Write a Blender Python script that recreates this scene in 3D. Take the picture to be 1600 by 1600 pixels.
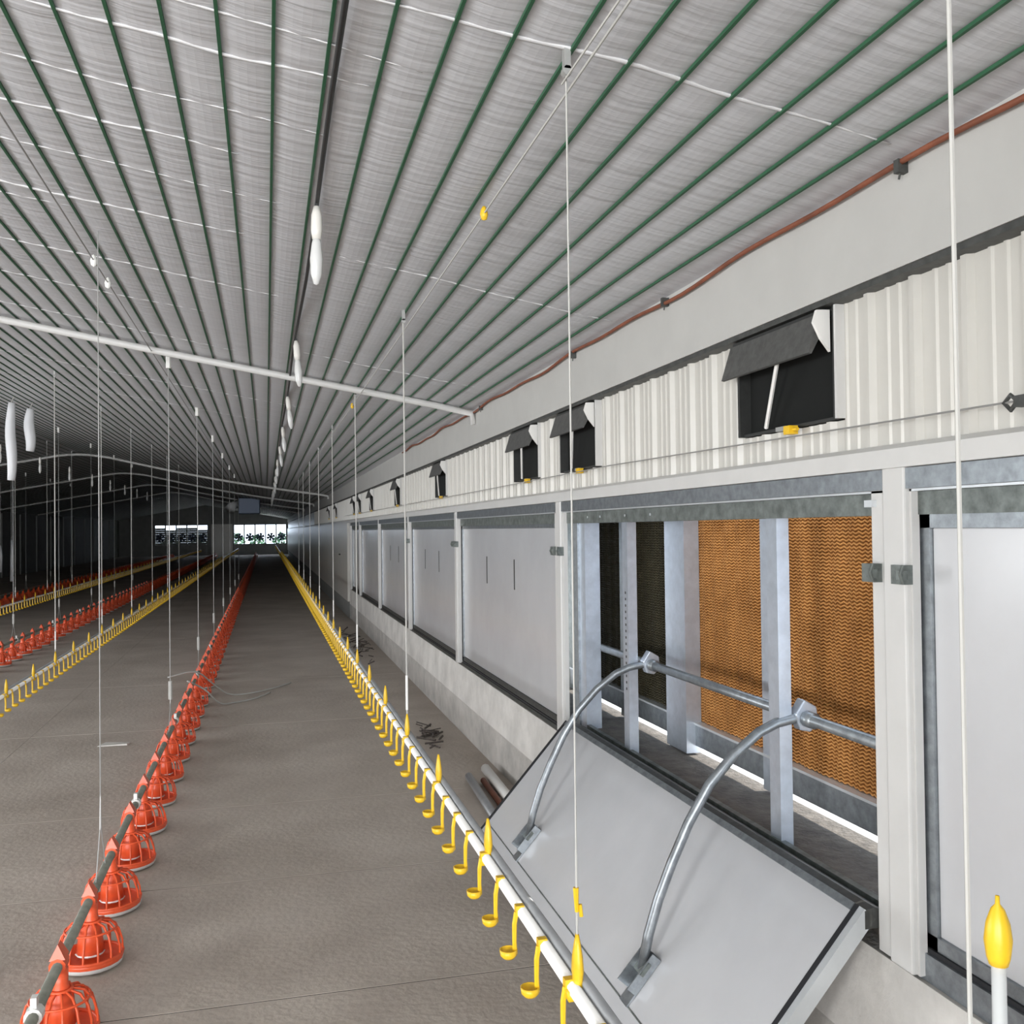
import bpy, math, random
from mathutils import Matrix, Vector
random.seed(7)
for o in list(bpy.data.objects):
    bpy.data.objects.remove(o)
S = bpy.context.scene
COL = S.collection
H = 2.3                                   # eye height above the floor

# ------------------------------------------------------------------ camera
F_PX = 1500.0
yc = Vector((416 - 800, -(830 - 800), -F_PX)).normalized()      # house axis in camera axes
zc = Vector((-0.0075, 1.0, 0.0)); zc = (zc - yc * zc.dot(yc)).normalized()
xc = yc.cross(zc)
cam_d = bpy.data.cameras.new('camera')
cam_d.sensor_width = 36.0
cam_d.lens = F_PX / 1600 * 36.0
cam_d.clip_end = 400
cam = bpy.data.objects.new('camera', cam_d)
COL.objects.link(cam)
rot = Matrix(((xc.x, xc.y, xc.z), (yc.x, yc.y, yc.z), (zc.x, zc.y, zc.z)))
cam.matrix_world = Matrix.Translation((0, 0, H)) @ rot.to_4x4()
S.camera = cam

# ------------------------------------------------------------------ world, lights, exposure
W = bpy.data.worlds.new('sky'); S.world = W; W.use_nodes = True
bg = W.node_tree.nodes['Background']
bg.inputs[0].default_value = (0.72, 0.84, 1.0, 1)
bg.inputs[1].default_value = 4.0
sun_d = bpy.data.lights.new('sun', 'SUN'); sun_d.energy = 9.0; sun_d.angle = math.radians(1.0)
sun_d.color = (1.0, 0.95, 0.86)
sun = bpy.data.objects.new('sun', sun_d); COL.objects.link(sun)
sun.rotation_euler = (math.radians(8), math.radians(55), 0)     # from outside the right wall, high
def area(name, loc, target, sx, sy, power, color=(1, 1, 1)):
    d = bpy.data.lights.new(name, 'AREA'); d.shape = 'RECTANGLE'
    d.size = sx; d.size_y = sy; d.energy = power; d.color = color
    o = bpy.data.objects.new(name, d); COL.objects.link(o)
    o.location = loc
    o.rotation_euler = (Vector(target) - Vector(loc)).to_track_quat('-Z', 'Y').to_euler()
    return o
# daylight entering through the wide doorway in the near end of the house, behind the camera
area('open_end_daylight', (-2.2, -7.3, 2.1), (-2.2, 5, 1.9), 7.4, 3.8, 1150, (1.0, 0.985, 0.965))
# daylight entering through the smaller doorway at the left of the near end
area('left_door_daylight', (-11.4, -7.3, 2.0), (-4.0, 5, 0.6), 1.7, 2.6, 850, (1.0, 0.985, 0.96))
# added side light, set in an opening assumed in the unseen left wall
area('left_side_fill', (-13.75, 12.0, 1.65), (0, 12.0, 1.4), 16.0, 1.4, 720, (1.0, 0.99, 0.97))
VS = S.view_settings
VS.view_transform = 'Standard'; VS.look = 'None'; VS.gamma = 1.0; VS.use_curve_mapping = False
VS.exposure = 0.17

# ------------------------------------------------------------------ materials
def mat(name, col, rough=0.5, metal=0.0, var=0.0, scale=8.0, bump=0.0, bscale=60.0, stretch=(1, 1, 1),
        col2=None, coat=0.0, trans=0.0):
    m = bpy.data.materials.new(name); m.use_nodes = True
    nt = m.node_tree; b = nt.nodes['Principled BSDF']
    b.inputs['Base Color'].default_value = (*col, 1)
    b.inputs['Roughness'].default_value = rough
    b.inputs['Metallic'].default_value = metal
    b.inputs['Coat Weight'].default_value = coat
    b.inputs['Coat Roughness'].default_value = 0.2
    b.inputs['Transmission Weight'].default_value = trans
    if var or bump:
        tc = nt.nodes.new('ShaderNodeTexCoord')
        mp = nt.nodes.new('ShaderNodeMapping'); mp.inputs['Scale'].default_value = stretch
        nt.links.new(tc.outputs['Object'], mp.inputs['Vector'])
    if var:
        n = nt.nodes.new('ShaderNodeTexNoise'); n.inputs['Scale'].default_value = scale
        n.inputs['Detail'].default_value = 6; n.inputs['Roughness'].default_value = 0.62
        nt.links.new(mp.outputs[0], n.inputs['Vector'])
        r = nt.nodes.new('ShaderNodeValToRGB')
        r.color_ramp.elements[0].position = 0.32; r.color_ramp.elements[1].position = 0.68
        c2 = col2 if col2 else tuple(min(1, c * (1 + var)) for c in col)
        r.color_ramp.elements[0].color = (*[c * (1 - var) for c in col], 1)
        r.color_ramp.elements[1].color = (*c2, 1)
        nt.links.new(n.outputs['Fac'], r.inputs['Fac'])
        nt.links.new(r.outputs['Color'], b.inputs['Base Color'])
    if bump:
        n2 = nt.nodes.new('ShaderNodeTexNoise'); n2.inputs['Scale'].default_value = bscale
        n2.inputs['Detail'].default_value = 4
        nt.links.new(mp.outputs[0], n2.inputs['Vector'])
        bp = nt.nodes.new('ShaderNodeBump'); bp.inputs['Strength'].default_value = bump
        bp.inputs['Distance'].default_value = 0.02
        nt.links.new(n2.outputs['Fac'], bp.inputs['Height'])
        nt.links.new(bp.outputs[0], b.inputs['Normal'])
    return m

M = {
 'floor': mat('packed_floor', (0.47, 0.405, 0.345), 0.8, var=0.15, scale=0.8, bump=0.3, bscale=22, col2=(0.55, 0.49, 0.43)),
 'joint': mat('joint_fill', (0.03, 0.026, 0.022), 1.0),
 'ceil': mat('woven_ceiling', (0.52, 0.525, 0.545), 0.45, var=0.05, scale=1.5, bump=0.5, bscale=2.2, stretch=(0.55, 9, 1)),
 'fold': mat('ceiling_fold', (0.60, 0.60, 0.61), 0.45),
 'green': mat('green_cord', (0.018, 0.095, 0.042), 0.6),
 'black': mat('black_cable', (0.012, 0.012, 0.012), 0.5),
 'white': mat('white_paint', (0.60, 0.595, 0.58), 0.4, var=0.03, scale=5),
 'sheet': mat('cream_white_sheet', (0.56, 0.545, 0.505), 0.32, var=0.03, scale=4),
 'band': mat('white_band', (0.48, 0.475, 0.455), 0.5, var=0.04, scale=3),
 'panel': mat('glossy_white_panel', (0.54, 0.545, 0.56), 0.25, var=0.05, scale=1.6, coat=0.5),
 'galv': mat('galvanized_steel', (0.29, 0.315, 0.335), 0.38, 0.75, var=0.22, scale=22),
 'galv_dark': mat('dull_zinc_steel', (0.17, 0.19, 0.18), 0.5, 0.55, var=0.35, scale=18),
 'galv_skylit': mat('skylit_zinc_stud', (0.50, 0.55, 0.62), 0.35, 0.6, var=0.1, scale=15),  # paler, bluer zinc; skylight on the studs put into the colour
 'dark_steel': mat('dark_steel', (0.07, 0.072, 0.068), 0.55, 0.4, var=0.3, scale=20),
 'concrete': mat('plinth_concrete', (0.42, 0.40, 0.375), 0.9, var=0.2, scale=3.5, bump=0.3, bscale=40),
 'concrete_light': mat('pale_sill_concrete', (0.60, 0.58, 0.55), 0.8, var=0.16, scale=3, bump=0.2, bscale=30),  # paler concrete on the sloping upper part of the plinth
 'sill': mat('dirty_sill', (0.12, 0.105, 0.09), 0.95, var=0.35, scale=9, bump=0.5, bscale=40),
 'apron': mat('outside_concrete', (0.72, 0.70, 0.66), 0.9, var=0.06, scale=3),
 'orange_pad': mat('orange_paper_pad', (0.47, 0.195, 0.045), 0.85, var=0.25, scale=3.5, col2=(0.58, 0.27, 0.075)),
 'shaded_pad': mat('shaded_olive_pad', (0.045, 0.038, 0.018), 0.85, var=0.3, scale=4),  # darkness of flutes seen at a slant, put into the pad colour
 'gasket': mat('black_gasket', (0.012, 0.013, 0.016), 0.6),
 'alu': mat('aluminium_edge', (0.66, 0.69, 0.71), 0.35, 0.5, var=0.06, scale=6),
 'vent': mat('dark_vent_plastic', (0.022, 0.023, 0.022), 0.6, var=0.2, scale=30),
 'vent_flap': mat('grey_vent_flap', (0.075, 0.075, 0.072), 0.65, var=0.25, scale=25),
 'vent_in': mat('vent_recess_shade', (0.003, 0.004, 0.0035), 1.0),  # near-black back, the shade of a deep recess put into its colour
 'yellow': mat('yellow_plastic', (0.80, 0.50, 0.02), 0.38, var=0.08, scale=20),
 'red': mat('orange_red_plastic', (0.82, 0.11, 0.035), 0.35, var=0.08, scale=20),
 'dish': mat('pale_pan_base', (0.62, 0.60, 0.58), 0.5),
 'pvc': mat('white_pvc', (0.82, 0.81, 0.78), 0.3),
 'grey_pipe': mat('grey_support_pipe', (0.33, 0.34, 0.35), 0.4, 0.5, var=0.1, scale=12),
 'feed_pipe': mat('zinc_feed_pipe', (0.22, 0.225, 0.19), 0.45, 0.5, var=0.2, scale=14),
 'cord': mat('pale_cord', (0.46, 0.455, 0.43), 0.7),
 'wire': mat('steel_wire', (0.36, 0.36, 0.35), 0.5, 0.4),
 'brown': mat('rust_brown_conduit', (0.20, 0.062, 0.03), 0.6, var=0.3, scale=6),
 'bulb': mat('frosted_bulb', (0.60, 0.60, 0.59), 0.25),
 'socket': mat('lamp_socket', (0.66, 0.64, 0.60), 0.4),
 'plastic': mat('white_plastic_sleeve', (0.74, 0.75, 0.77), 0.35),
 'tube': mat('clear_standpipe', (0.72, 0.74, 0.74), 0.2, trans=0.25),
 'sack': mat('grey_sack', (0.42, 0.41, 0.38), 0.85, var=0.25, scale=12, bump=0.6, bscale=20),
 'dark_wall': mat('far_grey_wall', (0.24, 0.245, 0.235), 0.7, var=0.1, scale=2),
 'blue_steel': mat('blue_grey_casing', (0.10, 0.13, 0.19), 0.4, 0.3),
 'debris': mat('dark_litter', (0.075, 0.062, 0.054), 0.9, var=0.4, scale=30),
 'leaf': mat('outside_leaves', (0.05, 0.13, 0.06), 0.8, var=0.4, scale=6),
 'slot': mat('slot_black', (0.03, 0.03, 0.03), 0.6),
}

# ------------------------------------------------------------------ mesh helpers
class MB:
    def __init__(s): s.v = []; s.f = []
    def add(s, vs, fs):
        n = len(s.v); s.v += [tuple(v) for v in vs]; s.f += [tuple(i + n for i in f) for f in fs]; return s
    def box(s, x0, x1, y0, y1, z0, z1):
        return s.add([(x0,y0,z0),(x1,y0,z0),(x1,y1,z0),(x0,y1,z0),(x0,y0,z1),(x1,y0,z1),(x1,y1,z1),(x0,y1,z1)],
                     [(0,3,2,1),(4,5,6,7),(0,1,5,4),(1,2,6,5),(2,3,7,6),(3,0,4,7)])
    def prism_y(s, prof, y0, y1):              # closed (x,z) profile run along Y
        n = len(prof)
        s.add([(x, y0, z) for x, z in prof] + [(x, y1, z) for x, z in prof],
              [tuple(range(n)), tuple(range(2*n-1, n-1, -1))] + [(i, i+n, (i+1) % n + n, (i+1) % n) for i in range(n)])
        return s
    def tube(s, pts, r, seg=6, caps=True, flat=None):
        pts = [Vector(p) for p in pts]; rs = r if isinstance(r, (list, tuple)) else [r]*len(pts)
        vs = []; fs = []
        up = None
        for i, p in enumerate(pts):
            d = (pts[min(i+1, len(pts)-1)] - pts[max(i-1, 0)])
            d = d.normalized() if d.length > 1e-9 else Vector((0,0,1))
            if up is None:
                up = Vector((0,0,1)) if abs(d.z) < 0.9 else Vector((1,0,0))
            a = d.cross(up)
            if a.length < 1e-4: a = d.cross(Vector((0.3,1,0.2)))
            a.normalize(); b = a.cross(d).normalized(); up = b
            for k in range(seg):
                t = 2*math.pi*(k+0.5)/seg
                fl = flat if flat else 1.0
                vs.append(p + a*math.cos(t)*rs[i] + b*math.sin(t)*rs[i]*fl)
        for i in range(len(pts)-1):
            for k in range(seg):
                fs.append((i*seg+k, i*seg+(k+1)%seg, (i+1)*seg+(k+1)%seg, (i+1)*seg+k))
        if caps:
            fs.append(tuple(range(seg))[::-1]); fs.append(tuple(range((len(pts)-1)*seg, len(pts)*seg)))
        return s.add(vs, fs)
    def lathe(s, prof, seg=16, c=(0,0,0), sx=1.0, sy=1.0):     # (r,z) profile about a vertical axis
        vs = []; fs = []
        for r, z in prof:
            for k in range(seg):
                t = 2*math.pi*k/seg
                vs.append((c[0]+r*math.cos(t)*sx, c[1]+r*math.sin(t)*sy, c[2]+z))
        for i in range(len(prof)-1):
            for k in range(seg):
                fs.append((i*seg+k, i*seg+(k+1)%seg, (i+1)*seg+(k+1)%seg, (i+1)*seg+k))
        if prof[0][0] > 1e-4: fs.append(tuple(range(seg))[::-1])
        if prof[-1][0] > 1e-4: fs.append(tuple(range((len(prof)-1)*seg, len(prof)*seg)))
        return s.add(vs, fs)
    def mesh(s, name, m, smooth=False):
        me = bpy.data.meshes.new(name); me.from_pydata(s.v, [], s.f); me.validate(); me.update()
        me.materials.append(M[m])
        if smooth:
            me.polygons.foreach_set('use_smooth', [True]*len(me.polygons))
        return me
    def build(s, name, m, parent=None, smooth=False, loc=None):
        return put(name, s.mesh(name, m, smooth), parent, loc)
def put(name, me, parent=None, loc=None):
    o = bpy.data.objects.new(name, me); COL.objects.link(o)
    if loc is not None: o.location = loc
    if parent is not None: o.parent = parent
    return o
def empty(name, loc=(0,0,0)):
    o = bpy.data.objects.new(name, None); COL.objects.link(o); o.location = loc; o.empty_display_size = 0.1; return o
def tag(o, label=None, cat=None, group=None, kind=None):
    if label: o['label'] = label
    if cat: o['category'] = cat
    if group: o['group'] = group
    if kind: o['kind'] = kind
    return o
def bevel(o, w, seg=2):
    b = o.modifiers.new('bevel', 'BEVEL'); b.width = w; b.segments = seg; b.limit_method = 'ANGLE'; return o
ORD = ['nearest', 'second', 'third', 'fourth', 'fifth', 'sixth', 'seventh', 'eighth', 'ninth', 'tenth', 'eleventh', 'twelfth',
       'thirteenth', 'fourteenth', 'fifteenth', 'sixteenth']

# ------------------------------------------------------------------ cross-section
XW = 2.11
SL = 0.18                                      # roof slope
ZC0 = H + 1.575                                # ceiling height above the camera
XR = -5.75                                     # ridge
ZR = ZC0 - SL * XR
XL = 2 * XR - XW                               # left wall
YE = 98.0                                      # far end
YN = -7.0                                      # near end
def ceil_z(x): return ZC0 - SL * x if x >= XR else ZR - SL * (XR - x)

# ------------------------------------------------------------------ floor
fl = MB().box(XL-0.2, 2.2, YN, YE, -0.3, -0.003).build('floor', 'joint'); tag(fl, kind='structure')
ys = [YN, -2.1, 1.4, 3.15, 4.9, 6.6, 8.4, 11.9, 15.4, 22, 40, 70, YE]
xs = [XL-0.2, -7.2, -2.6, 2.2]
for i in range(len(ys)-1):
    for j in range(len(xs)-1):
        MB().box(xs[j]+.002, xs[j+1]-.002, ys[i]+.006, ys[i+1]-.006, -0.2, 0.0).build('floor_slab', 'floor', fl)

# ------------------------------------------------------------------ ceiling
dX = 0.170
xs_cord = []
x = 0.033
while x + dX < 2.02: x += dX
while x > XL + 0.2:
    xs_cord.append(x); x -= dX
xe = [2.30] + xs_cord + [XL-.2]                # the sheet bellies down a little between its cords
prof = []
for p, q in zip(xe, xe[1:]):
    for i in range(6):
        t = i/6; xx = p + (q-p)*t
        prof.append((xx, ceil_z(xx) - (.008*math.sin(math.pi*t) if abs(p-q) < .3 else 0)))
prof.append((XL-.2, ceil_z(XL-.2)))
ce = MB()
n = len(prof)
vs = [(px, YN, pz) for px, pz in prof] + [(px, YE, pz) for px, pz in prof] + [(px, YN, ceil_z(px)+.06) for px, pz in prof] + [(px, YE, ceil_z(px)+.06) for px, pz in prof]
fs = []
for i in range(n-1):
    fs += [(i, i+1, n+i+1, n+i), (2*n+i, 3*n+i, 3*n+i+1, 2*n+i+1), (i, 2*n+i, 2*n+i+1, i+1), (n+i, n+i+1, 3*n+i+1, 3*n+i)]
fs += [(0, n, 3*n, 2*n), (n-1, 3*n-1, 4*n-1, 2*n-1)]
ce.add(vs, fs)
ceiling = ce.build('ceiling', 'ceil'); tag(ceiling, kind='structure')
cord_mesh = MB().box(-.0055, .0055, YN, YE, -.011, 0).mesh('ceiling_cord', 'green')
for x in xs_cord:
    put('ceiling_cord', cord_mesh, ceiling, (x, 0, ceil_z(x) - 0.003))
# cross folds of the woven sheet, sagging a little between the cords
def fold(y, x0, x1, w, skew):
    pts = []; n = 26
    for i in range(n+1):
        t = i/n; x = x0 + (x1-x0)*t
        pts.append((x, y + skew*t + 0.018*math.sin(6*t+y*3) + 0.008*math.sin(17*t+y), ceil_z(x) - 0.006))
    rr = [w*.8*(0.35+0.65*math.sin(math.pi*i/n)) for i in range(n+1)]
    MB().tube(pts, rr, 6, flat=0.35).build('ceiling_fold', 'fold', ceiling, True)
for y, x0, x1, w in [(2.15,-1.2,1.4,.012),(2.72,.2,1.95,.016),(3.0,-1.9,.5,.012),(3.35,-.9,.35,.016),(3.75,-1.8,.3,.010),
                     (4.2,-1.3,-.1,.016),(4.75,-2.4,.1,.011),(5.3,.4,1.98,.014),(5.4,-2.2,-.1,.02),(5.55,-2.9,-1.0,.014),
                     (6.6,-2.6,.2,.016),(7.6,-3.0,-.4,.013),(8.3,.3,1.9,.014),(8.8,-3.2,-.2,.014),(12,-3.6,.6,.015),(14.2,-3.8,.2,.015)]:
    fold(y, x0, x1, w, random.uniform(-.12, .12))

# ------------------------------------------------------------------ right wall: shell, plinth, band, trims
wr = MB()
wr.box(2.16, 2.24, YN, YE, 2.40, 3.56)                       # upper wall core
wr.box(2.14, 2.24, 25.0, YE, 0.0, 2.45)
wall = wr.build('wall_right', 'sheet'); tag(wall, kind='structure')
MB().prism_y([(2.125, 0), (2.125, .36), (2.10, .372), (2.10, .395), (2.085, .40), (2.105, .775), (2.70, .775), (2.70, 0)], YN, 25.2).build('concrete_plinth', 'concrete', wall)
MB().prism_y([(2.086, .402), (2.080, .402), (2.100, .777), (2.106, .777)], YN, 25.2).build('sill_slope_face', 'concrete_light', wall)
MB().box(2.05, 2.20, YN, YE, 3.155, 3.53).build('band_board', 'band', wall)
MB().box(2.055, 2.20, YN, YE, 3.132, 3.153).build('band_shadow_strip', 'dark_steel', wall)  # dark strip painted as the shadow line under the band
MB().prism_y([(2.06, 2.49), (2.06, 2.555), (2.10, 2.575), (2.17, 2.575), (2.17, 2.49)], YN, YE).build('sheet_bottom_trim', 'white', wall)
MB().box(2.085, 2.20, YN, 25.2, 2.418, 2.488).build('steel_header', 'galv', wall)
MB().box(2.10, 2.20, YN, 25.2, 2.409, 2.417).build('header_lip', 'alu', wall)
MB().box(2.125, 2.26, YN, 25.2, 2.33, 2.408).build('lower_header', 'galv_dark', wall)
for y in (5.1, 5.5, 5.95, 6.2):
    MB().lathe([(.0, 0), (.008, 0), (.008, .006), (0, .006)], 8).build('header_bolt', 'alu', wall, loc=(2.122, y, 2.37)).rotation_euler = (0, -math.pi/2, 0)
# flat-walled stretch beyond the hatches
k = 0; y = 25.2
while y < YE - .1:
    w = min(1.15, YE - y)
    MB().box(2.035, 2.14, y + .004, y + w - .004, 0.45, 2.49).build('wall_board', 'sheet', wall); y += 1.15
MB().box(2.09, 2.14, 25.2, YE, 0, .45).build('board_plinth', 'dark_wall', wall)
MB().lathe([(0,0),(.02,0),(.025,.03),(.01,.05),(0,.05)], 8).build('door_knob', 'dark_steel', wall, loc=(2.034, 27.6, 1.62)).rotation_euler = (0, -math.pi/2, 0)

# wall vents (positions along the wall) and ribbed sheets between them
VENTS = [(3.20, 3.98), (5.92, 6.72), (7.28, 8.08), (11.3, 12.1), (15.35, 16.1), (19.35, 20.15), (21.9, 22.65), (23.4, 24.1), (29.5, 30.3), (33.0, 33.8)]
def rib_profile(y0, y1):
    P = 0.25; pts = []
    kk = math.floor(y0/P) - 1
    prof = [(0, 0), (.013, .024), (.037, .024), (.05, 0), (.105, 0), (.112, .007), (.124, .007), (.131, 0), (.169, 0), (.176, .007), (.188, .007), (.195, 0)]
    while kk*P < y1 + P:
        for dy, dx in prof: pts.append((kk*P + dy, dx))
        kk += 1
    out = []
    def at(y):
        for (a, da), (b, db) in zip(pts, pts[1:]):
            if a <= y <= b: return da + (db-da)*(y-a)/max(b-a, 1e-6)
        return 0
    out.append((y0, at(y0)))
    out += [p for p in pts if y0 < p[0] < y1]
    out.append((y1, at(y1)))
    return out
def ribbed(y0, y1, z0, z1):
    pr = rib_profile(y0, y1); n = len(pr); X = 2.125
    vs = [(X - d, y, z0) for y, d in pr] + [(X - d, y, z1) for y, d in pr] + [(X + .03, y, z0) for y, d in pr] + [(X + .03, y, z1) for y, d in pr]
    fs = []
    for i in range(n-1):
        fs += [(i, i+n, i+n+1, i+1), (i+2*n, i+2*n+1, i+3*n+1, i+3*n), (i+n, i+3*n, i+3*n+1, i+n+1), (i, i+1, i+2*n+1, i+2*n)]
    fs += [(0, 2*n, 3*n, n), (n-1, 2*n-1, 4*n-1, 3*n-1)]
    MB().add(vs, fs).build('ribbed_sheet', 'sheet', wall)
edges = [YN] + [e for v in VENTS for e in v] + [44.0]
for i in range(0, len(edges), 2):
    a, b = edges[i], edges[i+1]; n = max(1, round((b-a)/1.0))
    for j in range(n):
        ribbed(a + (b-a)*j/n + .001, a + (b-a)*(j+1)/n - .001, 2.56, 3.145)
for a, b in VENTS: ribbed(a+.001, b-.001, 2.56, 2.695)
MB().box(2.10, 2.16, 44, YE, 2.56, 3.14).build('far_sheet', 'sheet', wall)

vent_names = ['largest and nearest dark wall vent with propped flap, above the open hatch', 'dark wall vent just right of the thin cord, second along the wall',
 'dark wall vent paired beside the second one, third along the wall', 'fourth dark wall vent along, alone above the closed hatches',
 'fifth dark wall vent along the wall, crossed by a pale cord', 'sixth dark wall vent along the ribbed wall', 'seventh dark wall vent along, right one of a small pair',
 'eighth dark wall vent along, left one of a small pair', 'ninth tiny dark wall vent far along the wall', 'tenth and farthest tiny dark wall vent']
for (a, b), lab in zip(VENTS, vent_names):
    z0, z1 = 2.70, 3.13
    v = empty('wall_vent', (XW, (a+b)/2, z0)); tag(v, lab, 'vent', 'vents along the right wall')
    w = (b-a)/2; h = z1 - z0
    m = MB(); m.box(0, .05, -w, w, 0, .012); m.box(0, .05, -w, w, h-.012, h); m.box(-.02, .05, -w, -w+.022, 0, h); m.box(-.02, .05, w-.018, w, 0, h)
    m.build('vent_frame', 'vent', v)
    MB().box(-.03, .04, -w-.018, -w-.004, 0, h).build('white_side_trim', 'white', v)
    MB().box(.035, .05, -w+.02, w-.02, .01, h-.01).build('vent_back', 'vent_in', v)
    fo = MB(); fo.prism_y([(-.015, h-.05), (-.085, h-.175), (-.098, h-.172), (-.05, h-.02), (-.02, h-.02)], -w+.06, w+.005)
    fo.build('vent_flap', 'vent_flap', v)
    MB().box(-.04, 0, -w+.06, w, h-.03, h-.004).build('flap_hinge_bar', 'vent', v)
    MB().prism_y([(-.02, h-.01), (-.075, h-.012), (-.09, h-.06), (-.06, h-.12), (-.02, h-.17)], -w+.035, -w+.05).build('flap_end_cheek', 'pvc', v)
    MB().tube([(-.066, -.04, h-.165), (-.014, .15, .02)], .009, 6).build('prop_rod', 'pvc', v)
    yc_ = MB(); yc_.box(-.05, -.01, -.10, -.055, -.03, .005); yc_.tube([(-.03, -.13, -.012), (-.03, -.03, -.012)], .008, 6)
    yc_.build('cord_clip', 'yellow', v)
    MB().box(-.02, 0, -.02, .06, -.006, .012).build('latch_plate', 'wire', v)

# posts
POSTS = [-1.06, 2.86, 6.76, 10.72, 14.5, 18.5, 22.4, 24.9]
for i, y in enumerate(POSTS):
    p = MB().box(2.078, 2.125, y-.06, y+.06, .79, 2.50).build('wall_post', 'white', wall); bevel(p, .008)
    MB().box(2.10, 2.13, y-.07, y+.15, .79, 2.49).build('post_flange', 'white', p)
    if i < 5:
        for s, yy in ((1, y+.13), (-1, y-.035)):
            lt = MB(); lt.box(2.066, 2.10, yy-.035, yy+.035, 2.095, 2.16); lt.box(2.05, 2.07, yy-.05, yy-.015, 2.112, 2.143)
            lt.tube([(2.055, yy-.045, 2.16), (2.04, yy-.05, 2.13), (2.055, yy-.045, 2.10)], .006, 6)
            lt.build('hatch_latch', 'galv_dark', p)
    if i == 1:
        MB().box(2.08, 2.10, y+.12, y+.165, 2.36, 2.385).build('corner_clip', 'alu', p)
    MB().box(2.135, 2.19, y+.15, y+.20, .80, 2.40).build('jamb_channel', 'galv_dark' if i == 1 else 'galv', p)

# closed hatch panels
hl = ['large white hatch panel in a grey frame at the right edge of the picture', None,
      'closed glossy white hatch panel with two black slots, left of the open hatch', 'second closed white hatch panel left of the open hatch, reflecting the yellow line',
      'third closed white hatch panel left of the open hatch, between narrow posts', 'fourth closed white hatch panel left of the open hatch', 'last narrow closed hatch panel next to the flat white wall']
for i in range(7):
    if i == 1: continue
    a, b = POSTS[i] + .20, POSTS[i+1] + .08
    hp = empty('hatch_panel', (2.15, (a+b)/2, .80)); tag(hp, hl[i], 'panel', 'closed wall hatches')
    w = (b-a)/2
    zb, zt = (.93-.80, 2.285-.80) if i == 0 else (.865-.80, 2.30-.80)
    bevel(MB().box(0, .05, -w+.05, w-.19, zb, zt).build('panel_sheet', 'panel', hp), .004)
    MB().box(-.012, .04, -w, -w+.05, .03, zt+.03).build('side_frame', 'galv', hp)
    MB().box(-.012, .04, w-.19, w, zb-.045, zt+.05).build('side_frame', 'galv', hp)
    MB().box(-.012, .04, -w, w, zt, zt+.05).build('top_frame', 'galv', hp)
    MB().box(-.012, .04, -w, w, zb-.045, zb).build('bottom_frame', 'galv' if i == 0 else 'dark_steel', hp)  # farther frames take a darker steel in place of their shade
    MB().box(-.02, .04, -w-.04, w, zb-.062, zb-.046).build('bottom_gasket', 'gasket', hp)
    MB().box(-.03, .04, -w-.04, w, -.03, zb-.063).build('bottom_channel', 'galv' if i == 0 else 'dark_steel', hp)  # same darker steel standing for shade on the farther channels
    if 2 <= i <= 4:
        for yy in (-.55, .55):
            MB().box(-.004, .002, yy-.012, yy+.012, .95, 1.22).build('handle_slot', 'slot', hp)

# ------------------------------------------------------------------ pad chamber behind the open hatch
MB().box(2.195, 2.62, YN, 25, .775, .885).build('chamber_sill', 'sill', wall)
MB().prism_y([(2.05, .86), (2.05, .925), (2.09, .935), (2.16, .90), (2.16, .86)], 3.02, 6.42).build('hinge_rail', 'dark_steel', wall)
MB().box(2.17, 2.20, 3.02, 6.42, .885, .915).build('sill_angle', 'galv_dark', wall)
ga = MB().box(2.62, 9.0, -12, 40, .60, .84).build('ground_outside', 'apron'); tag(ga, kind='structure')
ro = MB(); ro.box(2.24, 2.60, 5.6, 25, 2.56, 2.60); ro.box(2.24, 2.60, YN, 2.9, 2.56, 2.60)
ro.build('chamber_shade_cover', 'galv_dark', wall)  # unseen cover added to shade the chamber, open above the orange pads
# pads
def pad(y0, y1, m, lab):
    p = empty('cooling_pad', (2.60, (y0+y1)/2, 1.09)); tag(p, lab, 'cooling pad', 'cooling pads behind the open hatch')
    w = (y1-y0)/2; h = 1.42
    MB().box(.035, .12, -w, w, 0, h).build('pad_body', m, p)
    # zig-zag flute edges
    NC = max(6, int(2*w/.021)); dy = 2*w/NC; rows = int(h/.017); dz = h/rows
    vs = []; fs = []
    for r in range(rows):
        base = r*dz
        for c in range(NC+1):
            y = -w + c*dy; zz = base + (dz*.55 if c % 2 else 0)
            zz = min(zz, h-.012)
            xo = .004*math.sin(c*.9) + .003*math.sin(r*.7+c*.31)
            vs += [(0+xo, y, zz), (0+xo, y, zz+dz*.42), (.034, y, zz-dz*.15), (.034, y, zz+dz*.57)]
        o = r*(NC+1)*4
        for c in range(NC):
            a = o + c*4; b = a + 4
            fs += [(a, b, b+1, a+1), (a+1, b+1, b+3, a+3), (a, a+2, b+2, b)]
    s = MB().add(vs, fs).build('pad_flutes', m, p); tag(s, kind='stuff')
    return p
pad(3.0, 4.54, 'orange_pad', 'wide orange corrugated cooling pad nearest the thick white post')
pad(4.55, 5.63, 'orange_pad', 'narrower orange corrugated cooling pad between steel uprights in the hatch')
pad(5.64, 6.65, 'shaded_pad', 'cooling pad with dark olive shade as its colour, beside the orange one, behind the perforated upright')
pad(6.66, 7.98, 'shaded_pad', 'cooling pad with dark olive shade as its colour, farthest left in the open hatch')
MB().box(2.56, 2.60, 2.9, 8.0, .945, 1.075).build('pad_gutter', 'galv', wall)
MB().box(2.55, 2.72, 2.9, 8.0, 1.075, 1.088).build('pad_gutter_lip', 'alu', wall)
MB().box(2.60, 2.74, YN, 25, 2.515, 3.05).build('pad_sun_block', 'galv_dark', wall)  # unseen board above the pads, raised to block the sun
def stud(x0, x1, y, w, z0, z1, m):
    MB().box(x0, x1, y-w, y+w, z0, z1).build('upright_stud', m, wall)
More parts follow.
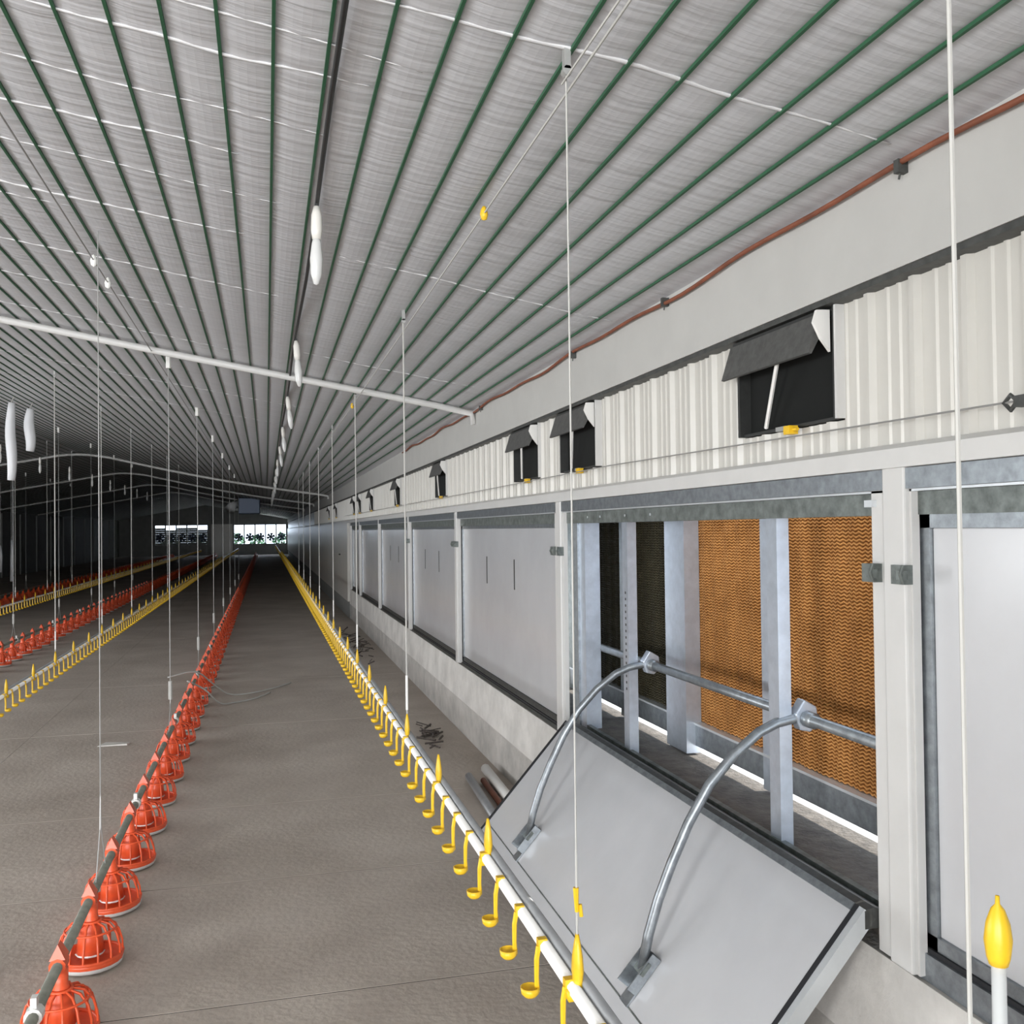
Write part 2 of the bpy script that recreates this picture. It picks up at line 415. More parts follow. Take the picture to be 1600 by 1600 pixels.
stud(2.555, 2.60, 4.545, .10, .9, 2.52, 'galv_skylit')
stud(2.50, 2.60, 5.64, .15, .9, 2.52, 'galv_skylit')
stud(2.555, 2.60, 6.66, .10, .9, 2.52, 'galv')
for y in (3.86, 5.67):
    m = MB(); m.box(2.18, 2.186, y-.045, y+.045, .885, 2.42); m.box(2.186, 2.24, y-.045, y-.039, .885, 2.42); m.box(2.186, 2.24, y+.039, y+.045, .885, 2.42)
    st = m.build('front_stud', 'galv_skylit', wall)
    for k in range(16 if y > 5 else 0):
        MB().box(2.1785, 2.1815, y-.012, y+.003, 1.28+k*.04, 1.295+k*.04).build('stud_hole', 'slot', st)
MB().box(2.17, 2.28, 6.42, 6.54, .885, 2.42).build('corner_stud', 'galv_skylit', wall)
MB().box(2.155, 2.2, 6.54, 6.68, .80, 2.42).build('corner_cover', 'galv', wall)
MB().box(2.60, 2.72, 8.0, 8.3, .885, 2.56).build('pad_end_board', 'galv_dark', wall)
# lifting shaft with pinion brackets
sh = empty('lifting_shaft', (2.30, 4.7, 1.446)); tag(sh, 'horizontal galvanized steel shaft crossing the open hatch before the cooling pads', 'shaft')
MB().tube([(0, -1.75, 0), (0, 1.75, 0)], .026, 10).build('shaft_pipe', 'galv', sh, True)
for y in (3.84-4.7, 5.60-4.7):
    m = MB(); m.prism_y([(-.03, -.05), (-.055, .02), (-.01, .085), (.05, .05), (.06, -.02), (.02, -.06)], y-.05, y+.01)
    bevel(m.build('pinion_housing', 'galv_skylit', sh), .006)
    MB().tube([(0, y-.11, 0), (0, y-.02, 0)], .036, 10).build('shaft_collar', 'galv', sh, True)
# open hatch panel leaning inwards
ox = empty('open_hatch', (2.05, 4.78, .932)); tag(ox, 'white hatch panel swung open and leaning inward, with two curved steel arms', 'panel')
dxz = Vector((-.654, 0, -.736)); L = dxz.length; dn = dxz.normalized(); nn = Vector((-dn.z, 0, dn.x))   # up-facing normal
if nn.z < 0: nn = -nn
T = .055
def slab(t0, t1, y0, y1, n0, n1):
    vs = []
    for n in (n0, n1):
        for t, y in ((t0, y0), (t1, y0), (t1, y1), (t0, y1)):
            p = dn*t + nn*n; vs.append((p.x, y, p.z))
    return MB().add(vs, [(0,3,2,1),(4,5,6,7),(0,1,5,4),(1,2,6,5),(2,3,7,6),(3,0,4,7)])
y0, y1 = 3.04-4.78, 6.53-4.78
slab(.03, L-.03, y0+.035, y1-.03, -T, -.002).build('panel_sheet', 'panel', ox)
slab(0, L, y0+.012, y0+.036, -T, .002).build('edge_gasket', 'gasket', ox)
slab(0, L, y0-.02, y0+.012, -T-.004, .0).build('end_cap', 'alu', ox)
slab(0, L, y1-.03, y1, -T, .004).build('edge_gasket', 'gasket', ox)
slab(0, .03, y0+.036, y1-.03, -T, .006).build('hinge_edge', 'galv', ox)
slab(L-.10, L, y0+.036, y1-.03, -T, .001).build('bottom_edge_strip', 'panel', ox)
slab(L-.106, L-.100, y0+.036, y1-.03, -.01, .0015).build('bottom_edge_seam', 'galv_dark', ox)
for ya, yb in ((3.84, 3.915), (5.60, 5.76)):
    P = [(2.36, 1.44), (2.25, 1.445), (2.17, 1.428), (2.09, 1.392), (1.97, 1.30), (1.855, 1.175), (1.76, 1.02), (1.68, .85), (1.62, .70), (1.575, .55), (1.545, .40)]
    pts = [(x-2.05, ya + (yb-ya)*i/(len(P)-1) - 4.78, z-.932) for i, (x, z) in enumerate(P)]
    pts = [(px, py-.03, pz) for px, py, pz in pts]
    MB().tube(pts, .022, 8, flat=1.0).build('curved_rack_arm', 'galv', ox, True)
    yy = yb - .03 - 4.78
    t0 = .55*L
    br = slab(.66*L, .90*L, yy-.04, yy+.04, 0, .008).build('arm_foot_bracket', 'galv', ox)
    slab(.66*L, .84*L, yy+.034, yy+.04, .008, .07).build('bracket_cheek', 'galv', br)
    slab(.66*L, .84*L, yy-.04, yy-.034, .008, .05).build('bracket_cheek', 'galv', br)
    slab(.70*L, .76*L, yy-.05, yy+.05, .03, .045).build('bracket_pin', 'galv_dark', br)

# ------------------------------------------------------------------ other walls
ws = []
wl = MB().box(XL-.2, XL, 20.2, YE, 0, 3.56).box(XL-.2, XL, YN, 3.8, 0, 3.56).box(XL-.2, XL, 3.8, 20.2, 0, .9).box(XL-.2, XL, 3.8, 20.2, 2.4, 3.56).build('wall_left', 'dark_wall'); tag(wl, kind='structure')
for y in range(40, 98, 4):
    MB().box(XL, XL+.08, y-.08, y+.08, 0, 3.4).build('wall_post', 'dark_wall', wl)
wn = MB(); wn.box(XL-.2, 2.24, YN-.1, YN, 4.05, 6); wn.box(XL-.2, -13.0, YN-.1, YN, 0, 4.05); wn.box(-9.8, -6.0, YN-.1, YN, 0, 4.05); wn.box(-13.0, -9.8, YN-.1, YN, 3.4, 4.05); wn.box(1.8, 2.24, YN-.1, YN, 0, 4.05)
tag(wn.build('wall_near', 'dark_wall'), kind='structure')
tag(MB().box(.05, 2.05, -1.4, -1.3, 0, 3.5).build('wall_shade_partition', 'dark_wall'), kind='structure')  # unseen partition added to shade the near right wall
FZ0, FZ1 = 1.02, 2.94
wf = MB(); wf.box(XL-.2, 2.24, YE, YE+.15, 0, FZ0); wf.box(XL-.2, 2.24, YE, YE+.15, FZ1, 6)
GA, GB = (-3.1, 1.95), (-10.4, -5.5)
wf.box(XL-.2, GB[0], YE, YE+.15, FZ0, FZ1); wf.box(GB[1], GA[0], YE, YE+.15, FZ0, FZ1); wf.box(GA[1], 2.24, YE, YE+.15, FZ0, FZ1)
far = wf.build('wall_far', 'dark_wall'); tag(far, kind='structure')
MB().box(GB[1]+.3, GA[0]-.1, YE-.06, YE-.002, 0, FZ1+.1).build('end_wall_board', 'sheet', far)
pos5 = ['leftmost', 'second', 'middle', 'fourth', 'rightmost']
for (a, b), bank in ((GA, 'bright right-hand bank'), (GB, 'dim left-hand bank')):
    n = 5; w = (b-a)/n
    for i in range(n):
        c = a + w*(i+.5)
        f = empty('exhaust_fan', (c, YE+.05, FZ0)); tag(f, f'{pos5[i]} fan of the {bank} in the far end wall', 'fan', 'fans in the far end wall')
        m = MB(); hw = w/2
        m.box(-hw, -hw+.06, -.05, .1, 0, FZ1-FZ0); m.box(hw-.06, hw, -.05, .1, 0, FZ1-FZ0); m.box(-hw, hw, -.05, .1, 0, .06)
        m.build('fan_frame', 'dark_wall', f)
        m = MB(); zc_ = .72
        for k in range(6):
            t = k*math.pi/3 + .3
            ca, sa = math.cos(t), math.sin(t)
            pts = [(.06*ca-.05*sa, .0, zc_+.06*sa+.05*ca), (.40*ca-.16*sa, -.03, zc_+.40*sa+.16*ca), (.40*ca+.16*sa, .05, zc_+.40*sa-.16*ca), (.06*ca+.05*sa, .03, zc_+.06*sa-.05*ca)]
            q = [(p[0], p[1]+.012, p[2]) for p in pts]
            m.add(pts+q, [(0,1,2,3),(7,6,5,4),(0,4,5,1),(1,5,6,2),(2,6,7,3),(3,7,4,0)])
        m.build('fan_blades', 'blue_steel', f)
        MB().tube([(0, -.06, zc_), (0, .08, zc_)], .09, 10).build('fan_hub', 'dark_steel', f)
        if bank[0] == 'd':
            for k in range(7 if i in (1, 4) else 8):
                MB().prism_y([(-hw+.06, .06+k*.205), (hw-.06, .06+k*.205), (hw-.06, .26+k*.205), (-hw+.06, .26+k*.205)], .11, .125).build('shutter_slat', 'dark_wall', f)
# shrubs and ground beyond the far wall
tag(MB().box(-30, 20, YE+.2, 140, -.3, -.02).build('ground_beyond', 'apron'), kind='structure')
for i, (bx_, by_, bh) in enumerate([(-9.5, 104, 2.0), (-6.8, 105, 1.8), (-3.0, 104, 2.1), (-.9, 105, 1.9), (1.6, 104, 2.2)]):
    vs = []; fs = []
    rnd = random.Random(i)
    for k in range(260):
        u = rnd.random()*2*math.pi; hh = rnd.random(); r = 1.05*math.sin(math.pi*min(.98, hh*.8+.2))**.6*rnd.random()**.4
        c = Vector((r*math.cos(u), r*math.sin(u), hh*bh)); d1 = Vector((rnd.uniform(-1,1), rnd.uniform(-1,1), rnd.uniform(-1,1))).normalized()*.2
        d2 = d1.cross(Vector((rnd.uniform(-1,1), rnd.uniform(-1,1), 1))).normalized()*.12
        n = len(vs); vs += [c-d1, c+d2, c+d1, c-d2]; fs.append((n, n+1, n+2, n+3))
    s = empty('shrub', (bx_, by_, -.02)); tag(s, f'{["leftmost","second","middle","fourth","rightmost"][i]} dark green shrub glimpsed outside through the far fans', 'shrub', 'shrubs outside the far end')
    MB().add(vs, fs).build('foliage', 'leaf', s); MB().tube([(0,0,0), (.03,0,bh*.7)], .05, 6).build('stem', 'debris', s)

# ------------------------------------------------------------------ roof tie pipes
beams = [(9.45, .034), (32.8, .04), (43.0, .04), (53.5, .04), (64, .04)]
bl = ['bright white roof tie pipe crossing nearest below the ceiling', 'second roof tie pipe, bent over the ridge in the distance', 'third roof tie pipe, dim and far',
      'fourth roof tie pipe, far off in the dark', 'fifth and farthest roof tie pipe, barely visible in the dark']
for (y, r), lab in zip(beams, bl):
    bx0 = 2.03
    pts = [(2.03, y, ceil_z(2.03)-.16), (2.01, y, ceil_z(2.01)-.05)]
    for i in range(1, 20):
        x = 2.0 + (XR+.9-2.0)*i/19; pts.append((x, y, ceil_z(x) - .04 - (.10*math.sin(math.pi*i/19) if y > 20 else .02*math.sin(math.pi*i/19))))
    for i in range(1, 6):
        t = i/6; x = XR+.9 - 1.8*t; pts.append((x, y, ZR - .055 - SL*.9*(.35 + .65*(2*t-1)**2) if True else 0))
    for i in range(0, 19):
        x = XR-.9 + (XL+.1-XR+.9)*i/18; pts.append((x, y, ceil_z(x) - .055))
    o = MB().tube(pts, r, 8).build('roof_tie_pipe', 'white', None, True); tag(o, lab, 'pipe', 'roof tie pipes')

# ------------------------------------------------------------------ feeder lines
PAN_Z = .35
def pan_meshes():
    R = .165
    dish = MB().lathe([(0, .018), (.10, .016), (R-.006, .022), (R, .04), (R+.006, .062), (R-.008, .058), (R-.02, .035), (.06, .032), (.03, .06), (0, .065)], 20).mesh('pan_lip', 'red', True)
    base = MB().lathe([(0, .004), (R-.03, .004), (R-.004, .016), (R+.002, .034), (R-.006, .036), (0, .019)], 20).mesh('pan_base', 'dish', True)
    g = MB()
    for k in range(14):
        t = 2*math.pi*k/14; c, s = math.cos(t), math.sin(t)
        g.tube([(r*c, r*s, z) for r, z in ((.045, .235), (.10, .222), (.14, .175), (.158, .115), (.162, .055))], .0065, 4, caps=False)
    for r, z, w in ((.128, .195, .006), (.163, .064, .009), (.05, .236, .009)):
        n = 20; pts = [(r*math.cos(2*math.pi*k/n), r*math.sin(2*math.pi*k/n), z) for k in range(n+1)]
        g.tube(pts, w, 5, caps=False)
    grille = g.mesh('pan_grille', 'red', True)
    cone = MB().lathe([(.07, .075), (.062, .15), (.048, .22), (.034, .27), (.034, PAN_Z-.02), (0, PAN_Z-.02)], 12).mesh('drop_cone', 'red', True)
    s = MB(); s.tube([(0, -.045, PAN_Z), (0, .045, PAN_Z)], .037, 10); s.add(
        [(-.034, -.045, PAN_Z+.03), (.034, -.045, PAN_Z+.03), (0, -.03, PAN_Z+.095), (-.034, .045, PAN_Z+.03), (.034, .045, PAN_Z+.03), (0, .03, PAN_Z+.095)],
        [(0, 1, 2), (5, 4, 3), (0, 2, 5, 3), (1, 4, 5, 2), (0, 3, 4, 1)])
    clip = s.mesh('pipe_saddle', 'red')
    feed = MB().lathe([(.0, .09), (.04, .085), (.075, .07), (.06, .06), (0, .06)], 10).mesh('feed_gate', 'pvc', True)
    far_ = MB().lathe([(R, .01), (R+.006, .062), (.14, .175), (.10, .222), (.04, .25), (.034, PAN_Z+.03), (0, PAN_Z+.03)], 10).mesh('feeder_pan', 'red', True)
    return dish, base, grille, cone, clip, feed, far_
DISH, BASE, GRILLE, CONE, CLIP, FEED, FARPAN = pan_meshes()
COUP = MB().tube([(0, -.03, 0), (0, .03, 0)], .036, 10)
COUP.box(-.012, .012, -.02, .02, .02, .075); COUP = COUP.mesh('white_coupling', 'pvc')
def feeder(x, ystart, yend, lab, near_to, pitch=.78, cords=(), rb=0):
    rnd = random.Random(rb)
    o = empty('feeder_line', (x, ystart, 0)); tag(o, lab, 'feeder')
    MB().tube([(0, -.4, PAN_Z), (0, yend-ystart, PAN_Z)], .0235, 10).build('feed_pipe', 'feed_pipe', o, True)
    y = ystart; k = 0
    while y < yend:
        if y < near_to:
            p = put('feeder_pan', CONE, o, (0, y-ystart, 0)); p.rotation_euler = (rnd.uniform(-.02,.02), rnd.uniform(-.03,.03), rnd.uniform(0, .4))
            for nme, me in (('pan_lip', DISH), ('pan_base', BASE), ('pan_grille', GRILLE), ('feed_gate', FEED)): put(nme, me, p)
            c = put('pipe_saddle', CLIP, o, (0, y-ystart, 0))
        else:
            p = put('feeder_pan', FARPAN, o, (0, y-ystart, 0))
        if k % 4 == 1 and y < 30: put('white_coupling', COUP, o, (0, y-ystart+.3, PAN_Z))
        y += pitch; k += 1
    for cy, ztop in cords:
        d = cy - ystart
        m = MB(); m.tube([(0, d, .80), (0, d, ztop)], .0032 if cy < 8 else .0045, 5)
        m.build('suspension_cord', 'wire', o)
        MB().tube([(0, d-.16, PAN_Z+.02), (0, d-.02, .62), (0, d, .82), (0, d+.02, .62), (0, d+.16, PAN_Z+.02)], .004, 4).build('cord_yoke', 'wire', o)
        if cy > 8:
            MB().tube([(0, d, .66), (0, d, .84)], .018, 6).build('cord_adjuster', 'cord', o)
            MB().tube([(0, d, ztop-.12), (0, d, ztop)], .024, 6).build('ceiling_hook', 'pvc', o)
    return o
XF1 = -.925
feeder(XF1, 3.21, 92, 'orange-red pan feeder line in the foreground at lower left', 34,
       cords=[(c, ceil_z(XF1)) for c in (5.9, 10.0, 14.05, 18.1, 22.1, 26.2, 30.2, 34.3)], rb=1)
XF2 = -4.49
feeder(XF2, 12.2, 92, 'second orange-red feeder line at the left, behind the yellow drinker line', 40,
       cords=[(c, ceil_z(XF2)) for c in (15.2, 19.3, 23.3, 27.4, 31.4, 35.5)], rb=2)
feeder(-8.2, 28, 92, 'third feeder line, dim at the far left', 0, cords=[(c, ceil_z(-8.2)) for c in (33, 37, 41, 45)], rb=3)

# ------------------------------------------------------------------ drinker lines
def nipple_mesh():
    m = MB()
    m.box(-.024, .006, -.013, .013, -.012, .024)                      # saddle on the pipe
    m.tube([(-.020, 0, .0), (-.027, 0, -.04), (-.028, 0, -.10), (-.026, 0, -.145)], [.009, .009, .008, .009], 6)
    return m.mesh('nipple_arm', 'yellow')
def cup_mesh():
    m = MB(); m.lathe([(0, -.155), (.020, -.155), (.029, -.145), (.032, -.125), (.028, -.125), (.024, -.142), (0, -.146)], 12, (-.050, 0, 0))
    return m.mesh('drip_cup', 'yellow', True)
NIP, CUP = nipple_mesh(), cup_mesh()
def cone_mesh():
    m = MB()
    prof = [(-.02, .026), (.03, .026), (.05, .031), (.09, .027), (.125, .018), (.155, .009)]
    m.tube([(.012, 0, z) for z, r in prof], [r for z, r in prof], 8, flat=.55)
    m.box(-.022, .034, -.02, .02, -.028, .0)
    return m.mesh('hanger_cone', 'yellow', True)
HANG = cone_mesh()
def drinker(x, z, ystart, yend, lab, pitch, parts_to, cone0, cone_pitch, cord_ys, sign=1):
    o = empty('drinker_line', (x, ystart, z)); tag(o, lab, 'drinker')
    L_ = yend - ystart
    MB().tube([(0, 0, 0), (0, L_, 0)], .020, 8).build('water_pipe', 'pvc', o, True)
    MB().tube([(.034*sign, 0, .014), (.034*sign, L_, .014)], .017, 8).build('support_pipe', 'grey_pipe', o, True)
    y = ystart + .1; rest = MB(); n = 0
    while y < yend:
        if y < parts_to and n < 300:
            a = put('nipple_arm', NIP, o, (0, y-ystart, 0)); put('drip_cup', CUP, a)
            if sign < 0: a.rotation_euler = (0, 0, math.pi)
            n += 1
        else:
            d = y-ystart
            rest.tube([(-.03*sign, d, .02), (-.034*sign, d, -.135)], .012, 3, caps=False)
            rest.lathe([(.02, -.165), (.034, -.135)], 6, (-.05*sign, d, 0))
        y += pitch
    if rest.v: tag(rest.build('far_nipples', 'yellow', o), kind='stuff')
    y = cone0
    while y < min(yend, 60):
        put('hanger_cone', HANG, o, (0, y-ystart, .0)); y += cone_pitch
    for cy in cord_ys:
        d = cy-ystart; zt = ceil_z(x) - z
        MB().tube([(.012, d, .14), (.012, d, zt)], .0030 if cy < 5 else (.0055 if cy < 8 else .006), 5).build('suspension_cord', 'cord', o)
        MB().tube([(.012, d, .18), (.012, d, .40)], .008 if cy > 4 else .0035, 6).build('cord_sleeve', 'pvc' if cy > 4 else 'cord', o)
        m = MB(); m.box(.004, .024, d-.012, d+.012, zt-.07, zt); m.tube([(.014, d-.012, zt-.075), (.014, d+.012, zt-.075)], .015, 8)
        m.build('ceiling_pulley', 'wire', o)
    return o
XD1, ZD1 = .855, .963
d1 = drinker(XD1, ZD1, .90, 94, 'yellow nipple drinker line running down the aisle beside the hatch wall', .283, 62, 1.52, 1.16,
             [2.68, 6.16, 9.64, 13.1, 16.6, 20.1, 23.6, 27.1])
# foremost hanger, standpipe at the start of the line
def on_d1(x, y, z): return (x-XD1, y-.90, z-ZD1)
MB().tube([on_d1(XD1, 1.04, ZD1+.02), on_d1(XD1, 1.045, ceil_z(XD1))], .0032, 6).build('suspension_cord', 'cord', d1)
MB().tube([on_d1(.855, .99, ZD1), on_d1(.855, .99, 1.775)], .0085, 10).build('standpipe', 'tube', d1, True)
MB().lathe([(0, 1.765), (.011, 1.765), (.014, 1.775), (.0165, 1.795), (.014, 1.815), (.008, 1.832), (.003, 1.838), (.0025, 1.848), (0, 1.848)], 12,
           (0, .99-.90, -ZD1)).build('standpipe_cap', 'yellow', d1, True)
# yellow adjuster on the nearest cord
m = MB(); m.tube([(.012, 2.68-.9, .22), (.010, 2.68-.9, .29)], [.006, .009], 6); m.tube([(.026, 2.68-.9, .205), (.022, 2.68-.9, .24)], .006, 6)
m.build('cord_adjuster', 'yellow', d1)
XD2, ZD2 = -2.55, .69
drinker(XD2, ZD2, 7.6, 94, 'yellow nipple drinker line at the left between the two red feeder lines', .283, 50, 8.3, 1.16,
        [9.46, 12.94, 16.42, 19.9, 23.4, 26.9, 30.4], -1)
drinker(-5.9, .62, 18, 94, 'dim drinker line at the far left behind the second feeder line', .283, 0, 18.3, 1.16, [22, 25.5, 29, 32.5], -1)

# winch cords running along the ceiling
for x, ya, yb, lab, mm in ((.905, -2, 30, 'pale winch cord strung along the ceiling above the yellow drinker line', 'cord'),
                           (-1.02, -2, 40, 'thin winch cord along the ceiling above the foreground feeder line', 'wire')):
    zz = ceil_z(x) - .075
    o = empty('winch_cord', (x, ya, zz)); tag(o, lab, 'cord')
    MB().tube([(0, 0, 0), (0, yb-ya, 0)], .0042, 5).build('cord_run', mm, o)
    if x > 0:
        MB().tube([(.02, 0, .012), (-.045, 2.70-ya, -.02)], .0035, 5).build('cord_tail', 'cord', o)
        for yy in (3.95, 10.4):
            MB().lathe([(0, -.03), (.012, -.026), (.018, -.005), (.014, .015), (.006, .03), (0, .03)], 8, (0, yy-ya, 0)).build('cord_stop', 'yellow', o, True)
    else:
        for yy in (6.35, 6.9):
            MB().lathe([(0, -.04), (.016, -.03), (.022, 0), (.014, .025), (0, .04)], 8, (0, yy-ya, 0)).build('cord_pulley', 'pvc', o, True)

# ------------------------------------------------------------------ lamps on the black cable
XLAMP = .235
cab = MB()
pts = [(XLAMP + .006*math.sin(i*.9), YN + i*.8, ceil_z(XLAMP) - .03 - .012*math.sin(i*1.3)) for i in range(int((60-YN)/.8))]
tag(cab.tube(pts, .0105, 6).build('lamp_cable', 'black', None, True), 'black electric cable sagging along the ceiling between green cords', 'cable')
def lamp(x, y, z, lab, grp, s=1.0):
    o = empty('hanging_lamp', (x, y, z)); tag(o, lab, 'lamp', grp)
    MB().tube([(0, 0, 0), (.004, .0, -.03)], .006, 5).build('lamp_wire', 'black', o)
    MB().lathe([(0, -.17*s), (.020*s, -.17*s), (.026*s, -.13*s), (.024*s, -.06*s), (.014*s, -.02*s), (0, -.02*s)], 10).build('lamp_socket', 'socket', o, True)
    MB().lathe([(0, -.38*s), (.012*s, -.375*s), (.026*s, -.33*s), (.030*s, -.26*s), (.022*s, -.19*s), (.016*s, -.165*s), (0, -.165*s)], 10).build('lamp_bulb', 'bulb', o, True)
    return o
for i in range(14):
    y = 4.45 + 3.2*i
    lab = f'{ORD[i]} bare white lamp hanging under the black ceiling cable' if i else 'largest and nearest bare white lamp hanging from the black ceiling cable'
    o = lamp(XLAMP, y, ceil_z(XLAMP)-.03, lab, 'lamps along the black cable')
    o.rotation_euler = (random.uniform(-.06, .06), random.uniform(-.12, .02), 0)
for i in range(9):
    y = 16.6 + 3.3*i
    lamp(-4.85, y, 4.02, f'{ORD[i]} white lamp in the dim left row near the ridge', 'lamps in the left row', 1.0)
# conduit along the top of the wall
cp = empty('brown_conduit', (2.04, 0, 3.48)); tag(cp, 'wavy rust-brown conduit running along the ceiling edge of the right wall', 'conduit')
pts = []
for i in range(0, 90):
    y = -.5 + i*.17
    pts.append((-.012, y, .0 + .010*math.sin(y*2.4) + .008*math.sin(y*5.1+1)))
MB().tube(pts, .011, 6).build('conduit_pipe', 'brown', cp, True)
for y in (2.72, 4.65, 6.2, 9.1):
    m = MB(); m.box(-.028, .012, y-.012, y+.012, -.028, .016); m.tube([(-.01, y, -.02), (-.01, y+.01, -.045)], .004, 5)
    m.build('conduit_clip', 'dark_steel', cp)
# thin pull wire along the wall under the vents, with a turnbuckle
pw = empty('pull_wire', (2.03, 0, 2.69)); tag(pw, 'thin grey pull wire stretched under the wall vents with a dark turnbuckle', 'wire')
MB().tube([(0, 1.5, -.06), (0, 2.9, -.045), (0, 5.5, -.015), (0, 9, -.02), (0, 26, -.01)], .0035, 5).build('wire_run', 'wire', pw)
m = MB(); m.box(-.014, .014, 2.16, 2.235, -.07, -.038); m.tube([(0, 2.235, -.052), (0, 2.26, -.032), (0, 2.285, -.052), (0, 2.26, -.075), (0, 2.235, -.052)], .007, 6)
m.tube([(0, 2.16, -.054), (0, 2.12, -.03), (0, 2.08, -.06)], .008, 6); m.tube([(0, 2.20, -.04), (.004, 2.20, -.012)], .008, 6)
m.build('turnbuckle', 'dark_steel', pw)

# ------------------------------------------------------------------ smaller things
# plastic-wrapped ducts hanging at the far left
for (x, y, zt, zb, r, lab) in ((-4.12, 17.6, 4.5, 3.2, .075, 'long white plastic sleeve hanging at the left edge'),
                               (-3.92, 18.0, 4.45, 3.72, .08, 'shorter white plastic sleeve hanging right of the long one')):
    o = empty('plastic_sleeve', (x, y, zb)); tag(o, lab, 'sleeve')
    n = 9; h = zt-zb
    pts = [(.015*math.sin(i*.8), 0, h*i/n) for i in range(n+1)]
    MB().tube(pts, [r*(.55+.55*math.sin(math.pi*min(1, .15+.75*i/n))) for i in range(n+1)], 8).build('sleeve_film', 'plastic', o, True)
    MB().tube([(0,0,h), (.05,0,ceil_z(x)-zb)], .01, 5).build('sleeve_tie', 'cord', o)
# pale hanging hoses low in the dark
for (x, y, za, zb, lab) in ((-8.9, 38, .6, 2.1, 'pale hose hanging low in the dark at the left'), (-9.5, 39, .9, 1.9, 'short pale hose hanging at the left picture edge')):
    o = empty('hanging_hose', (x, y, za)); tag(o, lab, 'hose')
    MB().tube([(0,0,0), (.02,0,(zb-za)*.6), (0,0,zb-za)], [.05, .06, .02], 6).build('hose_body', 'plastic', o, True)
    MB().tube([(0,0,zb-za), (0,0,ceil_z(x)-za)], .008, 4).build('hose_cord', 'wire', o)
# heater with duct hung below the ridge far off
hx = empty('air_heater', (-.85, 52, 3.2)); tag(hx, 'dark blue-grey air heater with white duct mouth hanging far down the house', 'heater')
bevel(MB().box(-.55, .55, -.5, .5, .0, .85).build('heater_casing', 'blue_steel', hx), .05)
MB().tube([(-.55, -.2, .55), (-.8, -.4, .45), (-.95, -.6, .25)], [.2, .22, .26], 12).build('duct_mouth', 'plastic', hx, True)
for s in (-1, 1): MB().tube([(.45*s, 0, .85), (.45*s, 0, ceil_z(-.85+.45*s)-3.2)], .015, 5).build('hanging_rod', 'wire', hx)
# sack behind the second feeder line
vs = []; fs = []
n1, n2 = 12, 7
for j in range(n2):
    t = j/(n2-1); 
    for i in range(n1):
        a = 2*math.pi*i/n1; r = (.42*(1-t**2.2)+.02)*(1+.14*math.sin(3*a+j)+.08*math.sin(5*a+2*j))
        vs.append((r*math.cos(a), r*math.sin(a)*.8, .46*t + .03*math.sin(a*2+j)*t*(1-t)))
for j in range(n2-1):
    for i in range(n1): fs.append((j*n1+i, j*n1+(i+1)%n1, (j+1)*n1+(i+1)%n1, (j+1)*n1+i))
fs.append(tuple(range(n1))[::-1]); fs.append(tuple(range((n2-1)*n1, n2*n1)))
o = empty('feed_sack', (-6.35, 20.3, 0)); tag(o, 'crumpled grey-white sack on the floor behind the red feeder line', 'sack')
MB().add(vs, fs).build('sack_body', 'sack', o, True); MB().tube([(0,0,.45), (.05,.02,.53)], [.03,.06], 6).build('sack_neck', 'sack', o, True)
# thin plastic strips lying across the feeder line
def smooth(P, n=6):
    P = [Vector(p) for p in P]; Q = [P[0]] + P + [P[-1]]; out = []
    for i in range(1, len(Q)-2):
        for k in range(n):
            t = k/n; a, b, c, d = Q[i-1], Q[i], Q[i+1], Q[i+2]
            out.append(.5*((2*b) + (c-a)*t + (2*a-5*b+4*c-d)*t*t + (3*b-a-3*c+d)*t**3))
    return out + [P[-1]]
for P, lab in ((((-1.25, 13.2, .42), (-.925, 13.45, .44), (-.72, 13.8, .22), (-.5, 14.0, .03), (-.14, 14.2, .012), (.1, 14.5, .012), (.34, 14.9, .012)), 'pale bent strip lying over the feeder line, the farther of two'),
               (((-.98, 12.8, .42), (-.78, 13.0, .27), (-.6, 13.2, .05), (-.39, 13.45, .012), (-.15, 13.7, .012), (.035, 14.1, .012)), 'pale bent strip lying over the feeder line, the nearer of two')):
    o = MB().tube(smooth(P), .011, 6).build('plastic_strip', 'cord', None, True); tag(o, lab, 'strip')
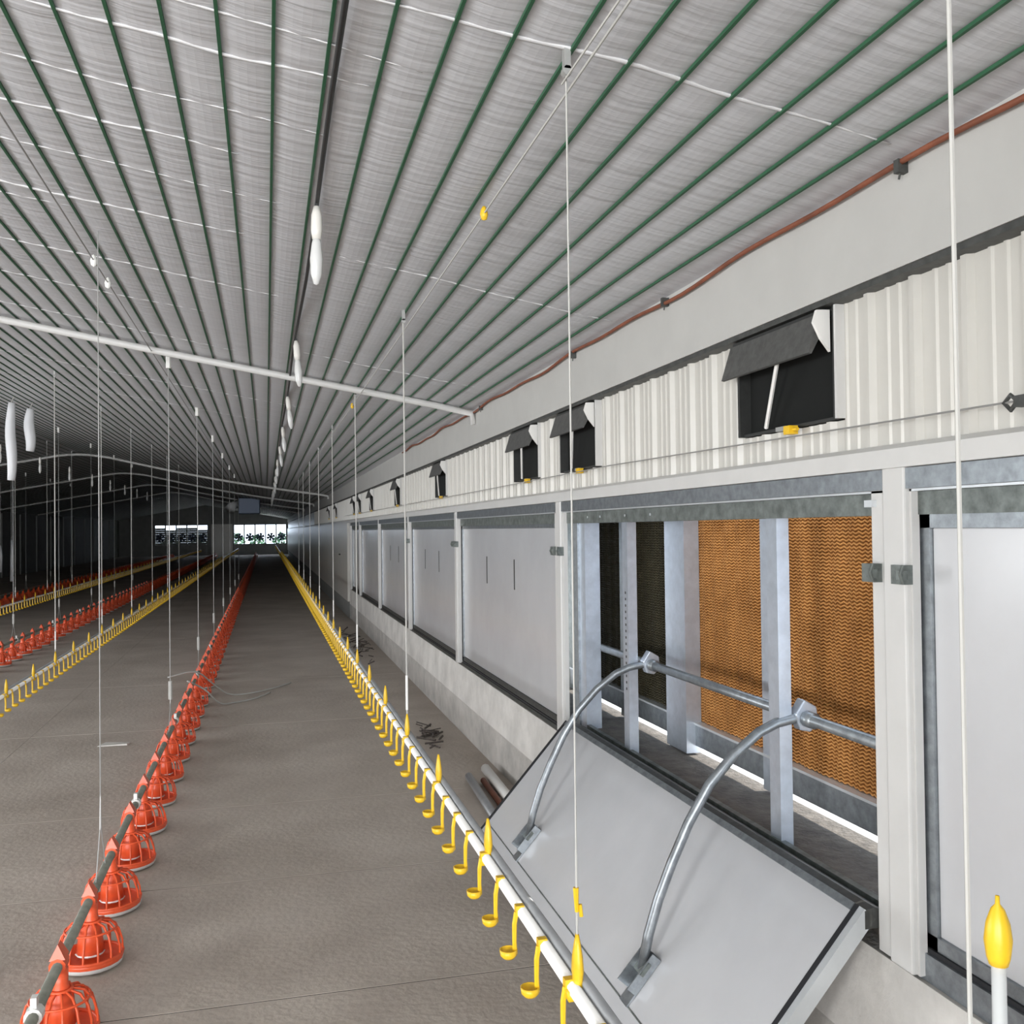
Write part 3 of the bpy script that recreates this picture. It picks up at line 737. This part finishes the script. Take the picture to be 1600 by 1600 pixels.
# off-cuts of pipe by the wall
for k, (a, b, r, m_, lab) in enumerate((((1.71, 7.2, .04), (1.776, 8.64, .04), .036, 'grey_pipe', 'grey pipe off-cut on the floor by the open hatch, the left one'),
                                     ((1.93, 7.3, .045), (1.98, 8.85, .045), .045, 'pvc', 'pale pipe off-cut on the floor by the open hatch, nearest the wall'),
                                     ((1.83, 7.0, .03), (1.88, 8.5, .03), .026, 'brown', 'brown stick on the floor between the two pipe off-cuts'))):
    o = MB().tube([a, tuple((a[i]+b[i])/2 for i in range(3)), b], r, 10).build('pipe_offcut', m_, None, True); tag(o, lab, 'pipe')
# dark litter heap at the wall foot
def heap(name, x, y, sx, sy, h, n, m_, lab, seed):
    rnd = random.Random(seed); mb = MB()
    for k in range(n):
        cx, cy = max(-.25, min(.22, rnd.gauss(0, sx))), rnd.gauss(0, sy); a = rnd.uniform(0, 3.14); l = rnd.uniform(.03, .12); zz = rnd.uniform(0, h)
        mb.tube([(cx-l*math.cos(a), cy-l*math.sin(a), .012+zz*.5), (cx+l*math.cos(a), cy+l*math.sin(a), .012+zz)], rnd.uniform(.006, .014), 5)
    o = mb.build(name, m_, None); o.location = (x, y, 0); tag(o, lab, 'litter', kind='stuff'); return o
heap('litter_heap', 1.72, 19.5, .13, 1.3, .09, 55, 'debris', 'dark heap of litter on the floor at the foot of the wall', 4)
heap('litter_scraps', 1.72, 10.6, .05, .22, .04, 22, 'debris', 'small dark scraps on the floor by the plinth', 5)
# red scrap and pale scrap on the floor
o = MB().lathe([(0, .0), (.03, .0), (.055, .02), (.045, .035), (.02, .03), (0, .05)], 9, (0,0,0), 1.0, .7).build('red_scrap', 'red', None, True)
o.location = (-1.42, 5.5, 0); tag(o, 'small red plastic scrap on the floor at the lower left', 'scrap')
vs = [(-.16,-.05,.004),(.15,-.07,.004),(.17,.05,.004),(-.1,.08,.004),(-.15,-.045,.012),(.14,-.06,.02),(.16,.045,.014),(-.09,.07,.024)]
o = MB().add(vs, [(0,3,2,1),(4,5,6,7),(0,1,5,4),(1,2,6,5),(2,3,7,6),(3,0,4,7)]).build('paper_scrap', 'socket', None); o.location = (-1.62, 11.2, 0)
tag(o, 'small pale scrap on the floor left of the foreground feeder line', 'scrap')
